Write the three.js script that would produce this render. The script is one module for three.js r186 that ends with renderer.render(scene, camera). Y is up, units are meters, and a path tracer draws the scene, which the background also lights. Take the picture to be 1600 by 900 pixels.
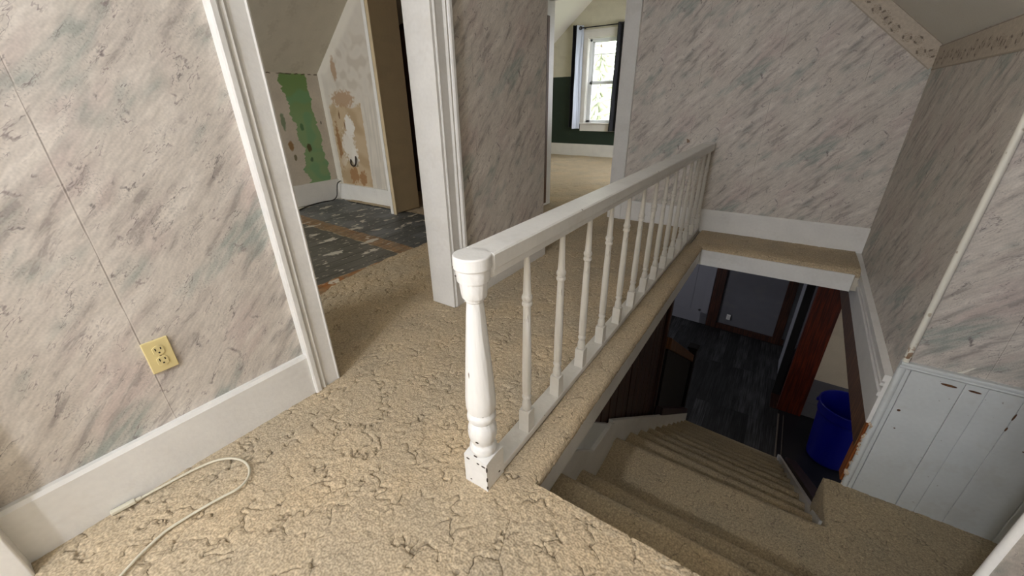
import * as THREE from 'three';
import { RoundedBoxGeometry } from 'three/addons/geometries/RoundedBoxGeometry.js';
import { mergeGeometries, toCreasedNormals } from 'three/addons/utils/BufferGeometryUtils.js';
import { RectAreaLightUniformsLib } from 'three/addons/lights/RectAreaLightUniformsLib.js';

// ------------------------------------------------------------------ camera, sky, daylight, exposure
RectAreaLightUniformsLib.init();
const scene = new THREE.Scene();
const camera = new THREE.PerspectiveCamera(72.06, 16 / 9, 0.03, 120);
camera.position.set(0, 1.18, 0);
camera.rotation.set(-0.439127, 0.595592, -0.014602, 'YXZ');
const renderer = new THREE.WebGLRenderer({ antialias: true });
renderer.toneMapping = THREE.LinearToneMapping;
renderer.toneMappingExposure = 0.73;
renderer.shadowMap.enabled = true;
renderer.outputColorSpace = THREE.SRGBColorSpace;
scene.background = new THREE.Color().setRGB(9.5, 9.7, 10.2);
const LAMP = [-0.62, 2.1, 1.35];                                                    // pendant lamp of the landing
const D2R = Math.PI / 180;
function rectLight(color, intensity, w, h, pos, target) {
  const l = new THREE.RectAreaLight(color, intensity, w, h);
  l.position.set(...pos); l.lookAt(...target); scene.add(l); l.updateMatrixWorld();
  return l;
}
rectLight(0xf0f3ff, 15, 0.6, 1.25, [-0.75, 1.42, 2.56], [-0.75, 1.42, -3]);       // hall gable window behind the camera
rectLight(0xf2f3f6, 32, 1.0, 1.35, [-3.4, 1.4, 2.56], [-3.4, 1.4, -3]);          // window of the unfinished room
rectLight(0xf6f8ff, 7, 1.0, 1.4, [-1.06, 1.6, -7.2], [-6, 1.2, -7.2]);          // area light added at an unseen side opening to brighten the bedroom
rectLight(0xfff2e0, 4.2, 0.9, 1.2, [3.42, -1.7, -4.6], [1.2, -2.4, -5.4]);       // unseen light added in the side room for bin and beige wall
rectLight(0xf4f4ff, 8.0, 1.0, 1.2, [-2.42, -1.6, -6.0], [0, -2.2, -6.8]);        // unseen fill light added for the lower hall, no window built

// ------------------------------------------------------------------ helpers
const taken = new Map();
function numbered(n) { const k = taken.get(n) || 0; taken.set(n, k + 1); return k ? n + '_' + String(k).padStart(3, '0') : n; }
const put = (o, parent) => { (parent || scene).add(o); o.castShadow = o.receiveShadow = true; return o; };
function mesh(name, geo, mat, parent) { const m = new THREE.Mesh(geo, mat); m.name = parent ? name : numbered(name); return put(m, parent); }
function struct(name, geo, mat, parent) { const m = mesh(name, geo, mat, parent); if (!parent) m.userData.kind = 'structure'; return m; }
function group(name, pos = [0, 0, 0]) { const g = new THREE.Group(); g.name = numbered(name); g.position.set(...pos); scene.add(g); return g; }
function tag(o, label, category, grp) { o.userData.label = label; o.userData.category = category; if (grp) o.userData.group = grp; return o; }
function rng(seed) { let s = seed >>> 0; return () => { s = (s + 0x6d2b79f5) >>> 0; let t = s; t = Math.imul(t ^ (t >>> 15), t | 1); t ^= t + Math.imul(t ^ (t >>> 7), t | 61); return ((t ^ (t >>> 14)) >>> 0) / 4294967296; }; }
// uv in metres from position and normal (viewer's right = +u, up = +v)
function wuv(g0, ox = 0, oy = 0) {
  const g = g0.index ? g0.toNonIndexed() : g0;
  const p = g.attributes.position, n = g.attributes.normal, uv = new Float32Array(p.count * 2);
  for (let i = 0; i < p.count; i += 3) {
    let nx = 0, ny = 0, nz = 0;
    for (let k = 0; k < 3; k++) { nx += n.getX(i + k); ny += n.getY(i + k); nz += n.getZ(i + k); }
    const ax = Math.abs(nx), ay = Math.abs(ny), az = Math.abs(nz);
    for (let k = 0; k < 3; k++) {
      const x = p.getX(i + k), y = p.getY(i + k), z = p.getZ(i + k); let u, v;
      if (ay >= ax && ay >= az) { u = x; v = -z; } else if (ax >= az) { u = nx > 0 ? -z : z; v = y; } else { u = nz > 0 ? x : -x; v = y; }
      uv[2 * (i + k)] = u + ox; uv[2 * (i + k) + 1] = v + oy;
    }
  }
  g.setAttribute('uv', new THREE.BufferAttribute(uv, 2));
  return g;
}
function bx(x0, x1, y0, y1, z0, z1, ox, oy) {
  const g = new THREE.BoxGeometry(Math.abs(x1 - x0), Math.abs(y1 - y0), Math.abs(z1 - z0));
  g.translate((x0 + x1) / 2, (y0 + y1) / 2, (z0 + z1) / 2);
  return wuv(g, ox, oy);
}
function rbx(x0, x1, y0, y1, z0, z1, r = 0.004, seg = 2) {
  const g = new RoundedBoxGeometry(Math.abs(x1 - x0), Math.abs(y1 - y0), Math.abs(z1 - z0), seg, r);
  g.translate((x0 + x1) / 2, (y0 + y1) / 2, (z0 + z1) / 2);
  return wuv(g);
}
const merge = (...gs) => mergeGeometries(gs.flat().map((g) => { const q = g.index ? g.toNonIndexed() : g; for (const k of Object.keys(q.attributes)) if (!['position', 'normal', 'uv'].includes(k)) q.deleteAttribute(k); return q; }));
function poly(pts) { const s = new THREE.Shape(); pts.forEach(([a, b], i) => (i ? s.lineTo(a, b) : s.moveTo(a, b))); s.closePath(); return s; }
const EX = (d, b = 0) => ({ depth: d - 2 * b, bevelEnabled: b > 0, bevelThickness: b, bevelSize: b, bevelOffset: -b, bevelSegments: 2, curveSegments: 10 });
// upright moulding: outline in (x, z), swept from y0 to y1
function upright(pts, y0, y1) { const g = new THREE.ExtrudeGeometry(poly(pts.map(([x, z]) => [x, -z])), EX(y1 - y0)); g.rotateX(-Math.PI / 2); g.translate(0, y0, 0); return wuv(g); }
// outline in (x, y), swept from z0 to z1
function alongZ(pts, z0, z1, b = 0) { const g = new THREE.ExtrudeGeometry(poly(pts), EX(z1 - z0, b)); g.translate(0, 0, z0 + b); return wuv(g); }
// outline in (z, y), swept from x0 to x1
function alongX(pts, x0, x1, b = 0) { const g = new THREE.ExtrudeGeometry(poly(pts.map(([z, y]) => [-z, y])), EX(x1 - x0, b)); g.translate(0, 0, b); g.rotateY(Math.PI / 2); g.translate(x0, 0, 0); return wuv(g); }

// periodic gradient noise
function makeNoise(seed) {
  const r = rng(seed), perm = new Uint8Array(512), gx = new Float32Array(256), gy = new Float32Array(256);
  for (let i = 0; i < 256; i++) { perm[i] = i; const a = r() * Math.PI * 2; gx[i] = Math.cos(a); gy[i] = Math.sin(a); }
  for (let i = 255; i > 0; i--) { const j = Math.floor(r() * (i + 1)); const t = perm[i]; perm[i] = perm[j]; perm[j] = t; }
  for (let i = 0; i < 256; i++) perm[256 + i] = perm[i];
  return (x, y, px, py) => {
    const fx = Math.floor(x), fy = Math.floor(y), dx = x - fx, dy = y - fy;
    let x0 = fx % px; if (x0 < 0) x0 += px; let y0 = fy % py; if (y0 < 0) y0 += py;
    const x1 = x0 + 1 === px ? 0 : x0 + 1, y1 = y0 + 1 === py ? 0 : y0 + 1;
    const a = perm[(perm[x0 & 255] + y0) & 255], b = perm[(perm[x1 & 255] + y0) & 255], c = perm[(perm[x0 & 255] + y1) & 255], d = perm[(perm[x1 & 255] + y1) & 255];
    const u = dx * dx * dx * (dx * (dx * 6 - 15) + 10), v = dy * dy * dy * (dy * (dy * 6 - 15) + 10);
    const n0 = gx[a] * dx + gy[a] * dy, n1 = gx[b] * (dx - 1) + gy[b] * dy, n2 = gx[c] * dx + gy[c] * (dy - 1), n3 = gx[d] * (dx - 1) + gy[d] * (dy - 1);
    const m0 = n0 + (n1 - n0) * u, m1 = n2 + (n3 - n2) * u;
    return (m0 + (m1 - m0) * v) * 1.5;
  };
}
const NZ = makeNoise(7), NZ2 = makeNoise(91);
const sm = (a, b, x) => { const t = Math.min(1, Math.max(0, (x - a) / (b - a))); return t * t * (3 - 2 * t); };
const mixc = (c, d, t) => { c[0] += (d[0] - c[0]) * t; c[1] += (d[1] - c[1]) * t; c[2] += (d[2] - c[2]) * t; };
function tex(w, h, fn, srgb = true, metres = null) {
  const data = new Uint8Array(w * h * 4), c = [0, 0, 0];
  for (let j = 0, k = 0; j < h; j++) for (let i = 0; i < w; i++, k += 4) {
    fn((i + 0.5) / w, (j + 0.5) / h, c);
    data[k] = Math.max(0, Math.min(255, c[0])); data[k + 1] = Math.max(0, Math.min(255, c[1])); data[k + 2] = Math.max(0, Math.min(255, c[2])); data[k + 3] = 255;
  }
  const t = new THREE.DataTexture(data, w, h, THREE.RGBAFormat);
  t.magFilter = THREE.LinearFilter; t.minFilter = THREE.LinearMipmapLinearFilter; t.generateMipmaps = true; t.anisotropy = 8;
  t.wrapS = t.wrapT = THREE.RepeatWrapping;
  if (srgb) t.colorSpace = THREE.SRGBColorSpace;
  if (metres) t.repeat.set(1 / metres[0], 1 / metres[1]);
  t.needsUpdate = true;
  return t;
}
const std = (o) => new THREE.MeshStandardMaterial({ roughness: 0.6, metalness: 0, ...o });

// ------------------------------------------------------------------ carpet: sculpted cut pile, one height field for geometry and texture
const CP = 1.6, CN = 1024, CC = 14;
const cells = (() => { const r = rng(5), a = []; for (let i = 0; i < CC * CC; i++) a.push([r(), r()]); return a; })();
const carpetHt = new Float32Array(CN * CN), carpetGr = new Float32Array(CN * CN);
for (let j = 0; j < CN; j++) for (let i = 0; i < CN; i++) {
  const u = i / CN, v = j / CN;
  const wx = u * CC + 0.40 * NZ(u * 16, v * 16, 16, 16) + 0.26 * NZ2(u * 52, v * 52, 52, 52), wy = v * CC + 0.40 * NZ2(u * 16 + 7, v * 16 + 3, 16, 16) + 0.26 * NZ(u * 52 + 4, v * 52, 52, 52);
  const cx = Math.floor(wx), cy = Math.floor(wy); let f1 = 9, f2 = 9;
  for (let b = -1; b <= 1; b++) for (let a = -1; a <= 1; a++) {
    const qx = ((cx + a) % CC + CC) % CC, qy = ((cy + b) % CC + CC) % CC, q = cells[qx + qy * CC];
    const dx = cx + a + 0.5 + (q[0] - 0.5) * 0.95 - wx, dy = cy + b + 0.5 + (q[1] - 0.5) * 0.95 - wy, d = Math.sqrt(dx * dx + dy * dy);
    if (d < f1) { f2 = f1; f1 = d; } else if (d < f2) f2 = d;
  }
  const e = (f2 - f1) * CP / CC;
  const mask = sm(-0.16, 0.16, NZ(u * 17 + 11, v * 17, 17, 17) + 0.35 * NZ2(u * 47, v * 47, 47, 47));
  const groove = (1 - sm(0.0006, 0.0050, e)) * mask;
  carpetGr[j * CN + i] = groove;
  carpetHt[j * CN + i] = 0.0026 * sm(0, 0.04, e) * (0.45 + 0.55 * mask) - 0.0068 * groove + 0.0009 * NZ(u * 70, v * 70, 70, 70) + 0.0007 * NZ2(u * 150, v * 150, 150, 150) + 0.004 * NZ2(u * 6, v * 6, 6, 6);
}
function sample(A, x, y) {
  let u = (x / CP) % 1, v = (y / CP) % 1; if (u < 0) u += 1; if (v < 0) v += 1;
  const fx = u * CN, fy = v * CN, i = Math.floor(fx) % CN, j = Math.floor(fy) % CN, a = fx - Math.floor(fx), b = fy - Math.floor(fy), i1 = (i + 1) % CN, j1 = (j + 1) % CN;
  return (A[j * CN + i] * (1 - a) + A[j * CN + i1] * a) * (1 - b) + (A[j1 * CN + i] * (1 - a) + A[j1 * CN + i1] * a) * b;
}
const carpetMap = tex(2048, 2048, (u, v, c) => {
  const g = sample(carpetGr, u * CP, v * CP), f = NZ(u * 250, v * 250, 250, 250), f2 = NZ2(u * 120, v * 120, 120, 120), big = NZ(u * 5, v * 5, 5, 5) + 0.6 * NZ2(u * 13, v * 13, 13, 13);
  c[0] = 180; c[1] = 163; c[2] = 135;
  const k = 1 + 0.16 * f + 0.09 * f2 + 0.05 * big - 0.11 * g;  // last term darkens the grooves, their shade put into the colour
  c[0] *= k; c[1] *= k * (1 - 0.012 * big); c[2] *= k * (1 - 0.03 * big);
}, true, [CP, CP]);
const carpetBump = tex(2048, 2048, (u, v, c) => {
  const h = sample(carpetHt, u * CP, v * CP);
  c[0] = c[1] = c[2] = 128 + h / 0.02 * 200 + 16 * NZ(u * 250, v * 250, 250, 250) + 7 * NZ2(u * 128, v * 128, 128, 128);
}, false, [CP, CP]);
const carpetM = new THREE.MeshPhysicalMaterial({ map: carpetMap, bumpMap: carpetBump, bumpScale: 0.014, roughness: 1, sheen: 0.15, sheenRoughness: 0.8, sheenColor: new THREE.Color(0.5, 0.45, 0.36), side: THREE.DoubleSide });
const carpetWorn = carpetM.clone(); carpetWorn.bumpScale = 0.011; carpetWorn.color.setRGB(0.86, 0.86, 0.82);   // matted carpet of the stairs
// carpet grid over a rectangle; hole(x, z) true leaves a cell out
function carpetGrid(x0, x1, z0, z1, step, y = 0, amp = 1, edge = null) {
  const nx = Math.max(1, Math.round((x1 - x0) / step)), nz = Math.max(1, Math.round((z1 - z0) / step)), P = new Float32Array((nx + 1) * (nz + 1) * 3), U = new Float32Array((nx + 1) * (nz + 1) * 2), I = [];
  for (let j = 0, k = 0; j <= nz; j++) for (let i = 0; i <= nx; i++, k++) {
    let x = x0 + (x1 - x0) * i / nx, z = z0 + (z1 - z0) * j / nz;
    if (edge) [x, z] = edge(x, z, i / nx, j / nz);
    P[3 * k] = x; P[3 * k + 1] = y + amp * sample(carpetHt, x, -z); P[3 * k + 2] = z; U[2 * k] = x; U[2 * k + 1] = -z;
  }
  for (let j = 0; j < nz; j++) for (let i = 0; i < nx; i++) { const a = j * (nx + 1) + i, b = a + nx + 1; I.push(a, b, a + 1, a + 1, b, b + 1); }
  const g = new THREE.BufferGeometry(); g.setAttribute('position', new THREE.BufferAttribute(P, 3)); g.setAttribute('uv', new THREE.BufferAttribute(U, 2)); g.setIndex(I); g.computeVertexNormals();
  return g;
}
// carpet wrapped round a profile; path = [[a, y], ...], at(a, y, s) -> point, swept s0..s1
function carpetWrap(path, s0, s1, step, at, amp = 1, soff = 0) {
  const pts = []; let L = 0;
  for (let i = 0; i < path.length - 1; i++) {
    const [a0, b0] = path[i], [a1, b1] = path[i + 1], d = Math.hypot(a1 - a0, b1 - b0), n = Math.max(1, Math.round(d / step));
    for (let k = 0; k < n; k++) pts.push([a0 + (a1 - a0) * k / n, b0 + (b1 - b0) * k / n, L + d * k / n]);
    L += d;
  }
  pts.push([...path[path.length - 1], L]);
  const n = pts.length, m = Math.max(1, Math.round((s1 - s0) / step)), P = [], U = [], I = [];
  for (let i = 0; i < n; i++) {
    const p = pts[Math.max(0, i - 1)], q = pts[Math.min(n - 1, i + 1)], tl = Math.hypot(q[0] - p[0], q[1] - p[1]) || 1, sg = path[path.length - 1][0] > path[0][0] ? 1 : -1, na = -sg * (q[1] - p[1]) / tl, nb = sg * (q[0] - p[0]) / tl;
    for (let k = 0; k <= m; k++) {
      const s = s0 + (s1 - s0) * k / m, h = amp * sample(carpetHt, s + soff, pts[i][2] + soff * 1.7);
      P.push(...at(pts[i][0] + na * h, pts[i][1] + nb * h, s)); U.push(s + soff, pts[i][2] + soff * 1.7);
    }
  }
  for (let i = 0; i < n - 1; i++) for (let k = 0; k < m; k++) { const a = i * (m + 1) + k, b = a + m + 1; I.push(a, b, a + 1, a + 1, b, b + 1); }
  const g = new THREE.BufferGeometry(); g.setAttribute('position', new THREE.Float32BufferAttribute(P, 3)); g.setAttribute('uv', new THREE.Float32BufferAttribute(U, 2)); g.setIndex(I); g.computeVertexNormals();
  return g;
}

// ------------------------------------------------------------------ wallpaper: marbled, streaks rising to the right, strips 0.58 m wide
const WP = 1.16;
const wallpaperMap = tex(2048, 2048, (u, v, c) => {
  const w = 0.012 * NZ(u * 5, v * 5, 5, 5) + 0.004 * NZ2(u * 17, v * 17, 17, 17);
  const s = u + v + w, t = u - v + 1.1 * w + 1;
  const a = NZ(s * 2, t * 8, 2, 8), b = NZ2(s * 4, t * 20, 4, 20), d = NZ(s * 9, t * 48, 9, 48), e = NZ2(s * 22, t * 110, 22, 110), f = NZ(s * 55, t * 220, 55, 220);
  c[0] = 202; c[1] = 194; c[2] = 183;
  mixc(c, [160, 151, 142], 0.52 * sm(-0.1, 0.75, 0.55 * a + 0.5 * b + 0.35 * d));
  mixc(c, [192, 172, 166], 0.40 * sm(0.05, 0.6, NZ2(s * 2 + 3, t * 5 + 1, 2, 5) + 0.35 * b));
  mixc(c, [222, 215, 204], 0.55 * sm(0.05, 0.6, NZ(s * 3 + 2, t * 11 + 5, 3, 11) + 0.45 * d));
  const gm = sm(0.14, 0.66, NZ(s * 2 + 1.4, t * 6 + 2.7, 2, 6) + 0.26 * NZ2(s * 8, t * 22, 8, 22));
  mixc(c, [126, 138, 131], 0.58 * gm * (0.5 + 0.5 * sm(-0.3, 0.3, d)));
  // feathered brush streaks, then thin jagged veins in short runs
  const fb = 0.9 * b + 0.75 * d + 0.5 * e + 0.3 * f;
  mixc(c, [130, 121, 115], 0.52 * sm(0.22, 0.95, fb) * sm(-0.35, 0.35, a + 0.3 * e));
  const jag = 0.030 * d + 0.020 * e + 0.012 * f, m1 = sm(0.05, 0.4, NZ2(s * 5, t * 12, 5, 12) + 0.55 * NZ(s * 15, t * 34, 15, 34)), m2 = sm(0.0, 0.4, NZ(s * 6 + 9, t * 16, 6, 16) + 0.5 * NZ2(s * 22, t * 50, 22, 50));
  const v1 = Math.abs(NZ(s * 3 + 5, t * 10 + 6 * jag, 3, 10)) / 10, v2 = Math.abs(NZ2(s * 7 + 2, t * 24 + 20 * jag, 7, 24)) / 24;
  mixc(c, [112, 104, 101], 0.78 * m1 * (1 - sm(0.0008, 0.0034, v1)) * (0.55 + 0.45 * sm(-0.3, 0.3, f)));
  mixc(c, [124, 112, 110], 0.66 * m2 * (1 - sm(0.0006, 0.0026, v2)) * (0.55 + 0.45 * sm(-0.3, 0.3, f)));
  // speckle in the green and grey clouds
  const sp = NZ2(u * 240, v * 240, 240, 240);
  mixc(c, [116, 114, 110], 0.26 * sm(0.25, 0.5, sp) * sm(0.0, 0.5, gm + 0.7 * m1 - 0.3));
  const k = 1 + 0.06 * e + 0.04 * NZ(u * 200, v * 200, 200, 200);
  c[0] *= k; c[1] *= k; c[2] *= k;
  // butt seams of the strips
  const q = Math.abs(((u * 2 + 0.5) % 1) - 0.5) * WP / 2, on = sm(-0.35, 0.0, NZ(v * 9, 0.5 + Math.floor(u * 2 + 0.5), 9, 4));
  if (q < 0.0022) mixc(c, [112, 102, 92], 0.8 * on * (1 - q / 0.0022)); else if (q < 0.0045) mixc(c, [222, 214, 202], 0.4 * on);
}, true, [WP, WP]);
function paper(ou) { const m = wallpaperMap.clone(); m.offset.set(ou / WP, 0); m.needsUpdate = true; return std({ map: m, roughness: 0.62 }); }
const paperLeft = paper(-0.22), paperFar = paper(0.24), paperRight = paper(0.31), paperAlcove = paper(0.2), paperB = paper(0.06);

// ------------------------------------------------------------------ paints, plaster, woods
function paintTex(seed, base, chips, dirt) {
  const N = makeNoise(seed), M = makeNoise(seed + 1);
  return tex(1024, 1024, (u, v, c) => {
    const k = 1 + 0.018 * N(u * 9, v * 9, 9, 9) + 0.012 * M(u * 60, v * 60, 60, 60);
    c[0] = base[0] * k; c[1] = base[1] * k; c[2] = base[2] * k;
    const ch = N(u * 38, v * 38, 38, 38) + 0.5 * M(u * 90, v * 90, 90, 90);
    mixc(c, [96, 84, 70], chips * sm(0.98, 1.06, ch));
    mixc(c, [150, 138, 118], dirt * sm(0.25, 0.7, N(u * 4, v * 7, 4, 7) + 0.4 * M(u * 33, v * 33, 33, 33)));
  }, true, [1, 1]);
}
const paintBump = tex(512, 512, (u, v, c) => { c[0] = c[1] = c[2] = 128 + 50 * NZ(u * 24, v * 24, 24, 24) + 40 * NZ2(u * 70, v * 70, 70, 70); }, false, [0.5, 0.5]);
const white = std({ map: paintTex(21, [228, 226, 220], 0.0, 0.05), bumpMap: paintBump, bumpScale: 0.0006, roughness: 0.38 });
const whiteRail = std({ map: paintTex(31, [232, 231, 226], 0.75, 0.06), bumpMap: paintBump, bumpScale: 0.0009, roughness: 0.34 });
const whiteOld = std({ map: paintTex(41, [214, 218, 216], 0.35, 0.07), bumpMap: paintBump, bumpScale: 0.0008, roughness: 0.4 });
const plaster = std({ map: paintTex(51, [206, 198, 180], 0, 0.15), roughness: 0.85 });
const stipple = tex(1024, 1024, (u, v, c) => { c[0] = c[1] = c[2] = 128 + 70 * NZ(u * 150, v * 150, 150, 150) + 50 * NZ2(u * 70, v * 70, 70, 70); }, false, [1, 1]);
const ceilingM = std({ color: 0xe8e5da, bumpMap: stipple, bumpScale: 0.004, roughness: 0.95 });
const creamWall = std({ map: paintTex(61, [204, 200, 180], 0, 0.1), roughness: 0.8 });
const darkGreen = std({ map: paintTex(71, [34, 50, 38], 0, 0.05), roughness: 0.7 });
const greyWall = std({ map: paintTex(81, [178, 178, 180], 0, 0.08), roughness: 0.8 });
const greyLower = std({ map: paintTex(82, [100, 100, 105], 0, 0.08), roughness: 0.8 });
const beigeWall = std({ map: paintTex(83, [202, 190, 168], 0, 0.1), roughness: 0.8 });
const closetM = std({ map: paintTex(85, [104, 80, 68], 0, 0.1), roughness: 0.85 });
const creamTrim = std({ map: paintTex(87, [196, 178, 144], 0, 0.1), roughness: 0.5 });
function woodTex(seed, dark, light, metres = [0.6, 1.2]) {
  const N = makeNoise(seed);
  return tex(512, 1024, (u, v, c) => {
    const g = N(u * 40, v * 3, 40, 3) + 0.6 * N(u * 90, v * 8, 90, 8) + 0.3 * N(u * 8, v * 5, 8, 5);
    c[0] = dark[0]; c[1] = dark[1]; c[2] = dark[2]; mixc(c, light, sm(-0.7, 0.8, g));
  }, true, metres);
}
const darkWood = std({ map: woodTex(3, [40, 20, 12], [74, 40, 24]), roughness: 0.5 });
const redWood = std({ map: woodTex(4, [58, 18, 7], [104, 40, 14]), roughness: 0.42 });
const brownWood = std({ map: woodTex(5, [74, 46, 24], [112, 74, 40]), roughness: 0.6 });
const orangeWood = std({ map: woodTex(6, [120, 62, 22], [170, 98, 42]), roughness: 0.6 });
const blackWood = std({ map: woodTex(8, [11, 8, 7], [20, 15, 13]), roughness: 0.85 });
const plumWood = std({ map: woodTex(9, [48, 34, 36], [72, 54, 56]), roughness: 0.5 });

// ------------------------------------------------------------------ the upper floor
const floorGeo = merge(
  carpetGrid(-1.545, 0.683, -0.815, 0.65, 0.0045),
  carpetGrid(-1.545, -0.588, -2.45, -0.815, 0.006),
  carpetGrid(-1.545, -0.588, -4.21, -2.45, 0.009),
  carpetGrid(-1.545, 0.683, 0.65, 2.6, 0.03),
  carpetGrid(-2.55, -1.545, -4.35, -2.785, 0.012),
  carpetGrid(-1.545, -1.40, -4.35, -4.21, 0.012),
  carpetGrid(-6.2, -1.0, -9.13, -4.35, 0.03));
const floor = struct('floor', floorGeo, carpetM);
struct('slab', merge(bx(-1.70, -0.58, -0.13, -0.012, -4.4, -0.80), bx(-2.56, -1.70, -0.30, -0.012, -4.4, -2.78), bx(-6.3, -0.9, -0.30, -0.012, -9.2, -4.4), bx(-1.70, 0.67, -0.30, -0.03, -0.80, 2.7), bx(-0.58, 0.78, -0.155, -0.03, -4.3, -3.725)), plaster, floor);
// carpet of the doorway, running ragged into the unfinished room
{
  const edge = [[-2.43, -1.2], [-2.465, -1.283], [-2.5, -1.33], [-2.594, -1.69], [-2.644, -1.98], [-2.65, -2.28], [-2.645, -2.53], [-2.64, -3.2]];
  const r = makeNoise(17);
  const ex = (z) => { let i = 0; while (i < edge.length - 2 && z < edge[i + 1][1]) i++; const [x0, z0] = edge[i], [x1, z1] = edge[i + 1], t = (z - z0) / (z1 - z0); return x0 + (x1 - x0) * t + 0.018 * r(z * 14 + 40, 0.5, 99, 9) + 0.008 * r(z * 50 + 60, 0.5, 199, 9); };
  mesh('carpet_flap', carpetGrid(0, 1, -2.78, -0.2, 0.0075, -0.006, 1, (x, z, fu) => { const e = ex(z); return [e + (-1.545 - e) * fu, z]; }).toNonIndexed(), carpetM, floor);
}
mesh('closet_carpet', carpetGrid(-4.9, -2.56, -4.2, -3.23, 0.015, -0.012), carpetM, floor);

// ------------------------------------------------------------------ walls of the landing
const wallLeft = struct('wall_left', merge(bx(-1.65, -1.57, 0, 2.45, -0.79, 2.6), bx(-1.65, -1.57, 0, 2.45, -2.79, -1.67), bx(-1.65, -1.57, 2.08, 2.45, -1.67, -0.79)), paperLeft);
struct('plaster_back', merge(bx(-1.737, -1.65, -0.03, 2.45, -0.79, 2.6), bx(-1.737, -1.65, -0.03, 2.45, -2.79, -1.67), bx(-1.737, -1.65, 2.08, 2.45, -1.67, -0.79)), plaster, wallLeft);
const wallFar = struct('wall_far', merge(bx(-1.53, 0.683, -0.16, 2.6, -4.30, -4.23), bx(-2.55, -2.42, 0, 2.6, -4.30, -4.23), bx(-2.42, -1.53, 2.14, 2.6, -4.30, -4.23)), paperFar);
struct('plaster_back', merge(bx(-1.53, 0.683, 0, 3.2, -4.37, -4.30), bx(-6.2, -2.44, 0, 3.2, -4.46, -4.30), bx(-2.42, -1.53, 2.14, 3.2, -4.37, -4.30)), creamWall, wallFar);
const wallRight = struct('wall_right', bx(0.683, 0.78, -0.30, 1.49, -4.3, -2.38), paperRight);
struct('wall_right_near', bx(0.683, 0.78, -1.0, 1.49, -1.215, 2.6), paperRight);
const wallAlcove = struct('wall_alcove', bx(0.70, 2.2, 0.0, 1.62, -2.47, -2.37), paperAlcove);
struct('wall_alcove_end', bx(2.2, 2.3, -1.0, 1.62, -2.47, -1.1), plaster); struct('wall_alcove_near', bx(0.78, 2.2, -1.0, 1.62, -1.215, -1.12), plaster);
struct('wall_passage', merge(bx(-2.55, -1.65, 0, 2.45, -2.789, -2.71), bx(-2.62, -2.55, 0, 2.45, -4.23, -2.71)), paperB);
struct('wall_back', merge(bx(-5.3, -3.9, -0.1, 2.6, 2.6, 2.75), bx(-2.9, -1.05, -0.1, 2.6, 2.6, 2.75), bx(-0.45, 0.8, -0.1, 2.6, 2.6, 2.75), bx(-3.9, -2.9, -0.1, 0.7, 2.6, 2.75), bx(-3.9, -2.9, 2.1, 2.6, 2.6, 2.75), bx(-1.05, -0.45, -0.1, 0.8, 2.6, 2.75), bx(-1.05, -0.45, 2.05, 2.6, 2.6, 2.75)), plaster);
// ceiling: a slope over the stairs, flat over the rest, and the alcove's own
{
  const c = alongZ([[0.79, 1.415], [-0.456, 2.45], [-2.7, 2.45], [-2.7, 2.6], [-0.40, 2.6], [0.79, 1.60]], -4.25, 2.7);
  struct('ceiling', c, ceilingM);
  struct('ceiling_alcove', bx(0.76, 2.3, 1.57, 1.72, -2.47, -1.1), ceilingM);
  struct('ceiling_unfinished_room', merge(alongZ([[-5.3, 1.43], [-5.18, 1.53], [-4.05, 2.45], [-2.6, 2.45], [-2.6, 2.6], [-4.1, 2.6], [-5.3, 1.6]], -4.3, 2.7)), plaster);
  struct('ceiling_bedroom', merge(alongZ([[-6.3, 1.26], [-3.92, 3.18], [-0.9, 3.18], [-0.9, 3.3], [-3.97, 3.3], [-6.3, 1.42]], -9.3, -4.37)), std({ color: 0xe4e1d6, roughness: 0.9 }));
}
// wallpaper border: embossed shell and leaf motifs
function borderTex(seed) {
  const r = rng(seed), items = []; for (let i = 0; i < 9; i++) items.push([(i + 0.2 + 0.6 * r()) / 9, 0.3 + 0.4 * r(), r()]);
  return tex(1024, 256, (u, v, c) => {
    const k = 1 + 0.05 * NZ(u * 30, v * 8, 30, 8) + 0.04 * NZ2(u * 120, v * 30, 120, 30);
    c[0] = 190 * k; c[1] = 178 * k; c[2] = 160 * k;
    for (const [x, y, q] of items) {
      let dx = u - x; dx -= Math.round(dx); dx *= 4; const dy = v - y, d = Math.hypot(dx, dy), a = Math.atan2(dy, dx);
      const fan = Math.abs(Math.sin(a * (3 + Math.floor(q * 3)) + q * 9)), in_ = 1 - sm(0.13 + 0.06 * fan, 0.17 + 0.06 * fan, d);
      mixc(c, [150, 134, 116], 0.5 * in_ * sm(0.2, 0.7, Math.abs(Math.sin(d * 34 + fan * 2))));
      mixc(c, [92, 80, 70], 0.75 * sm(0.10, 0.13, d) * (1 - sm(0.15, 0.19, d)) * sm(0.35, 0.75, Math.sin(a * 2 + q * 20)));
    }
    if (v < 0.05) mixc(c, [150, 138, 122], 0.6); if (v > 0.965) mixc(c, [120, 108, 94], 0.6);
  });
}
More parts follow.
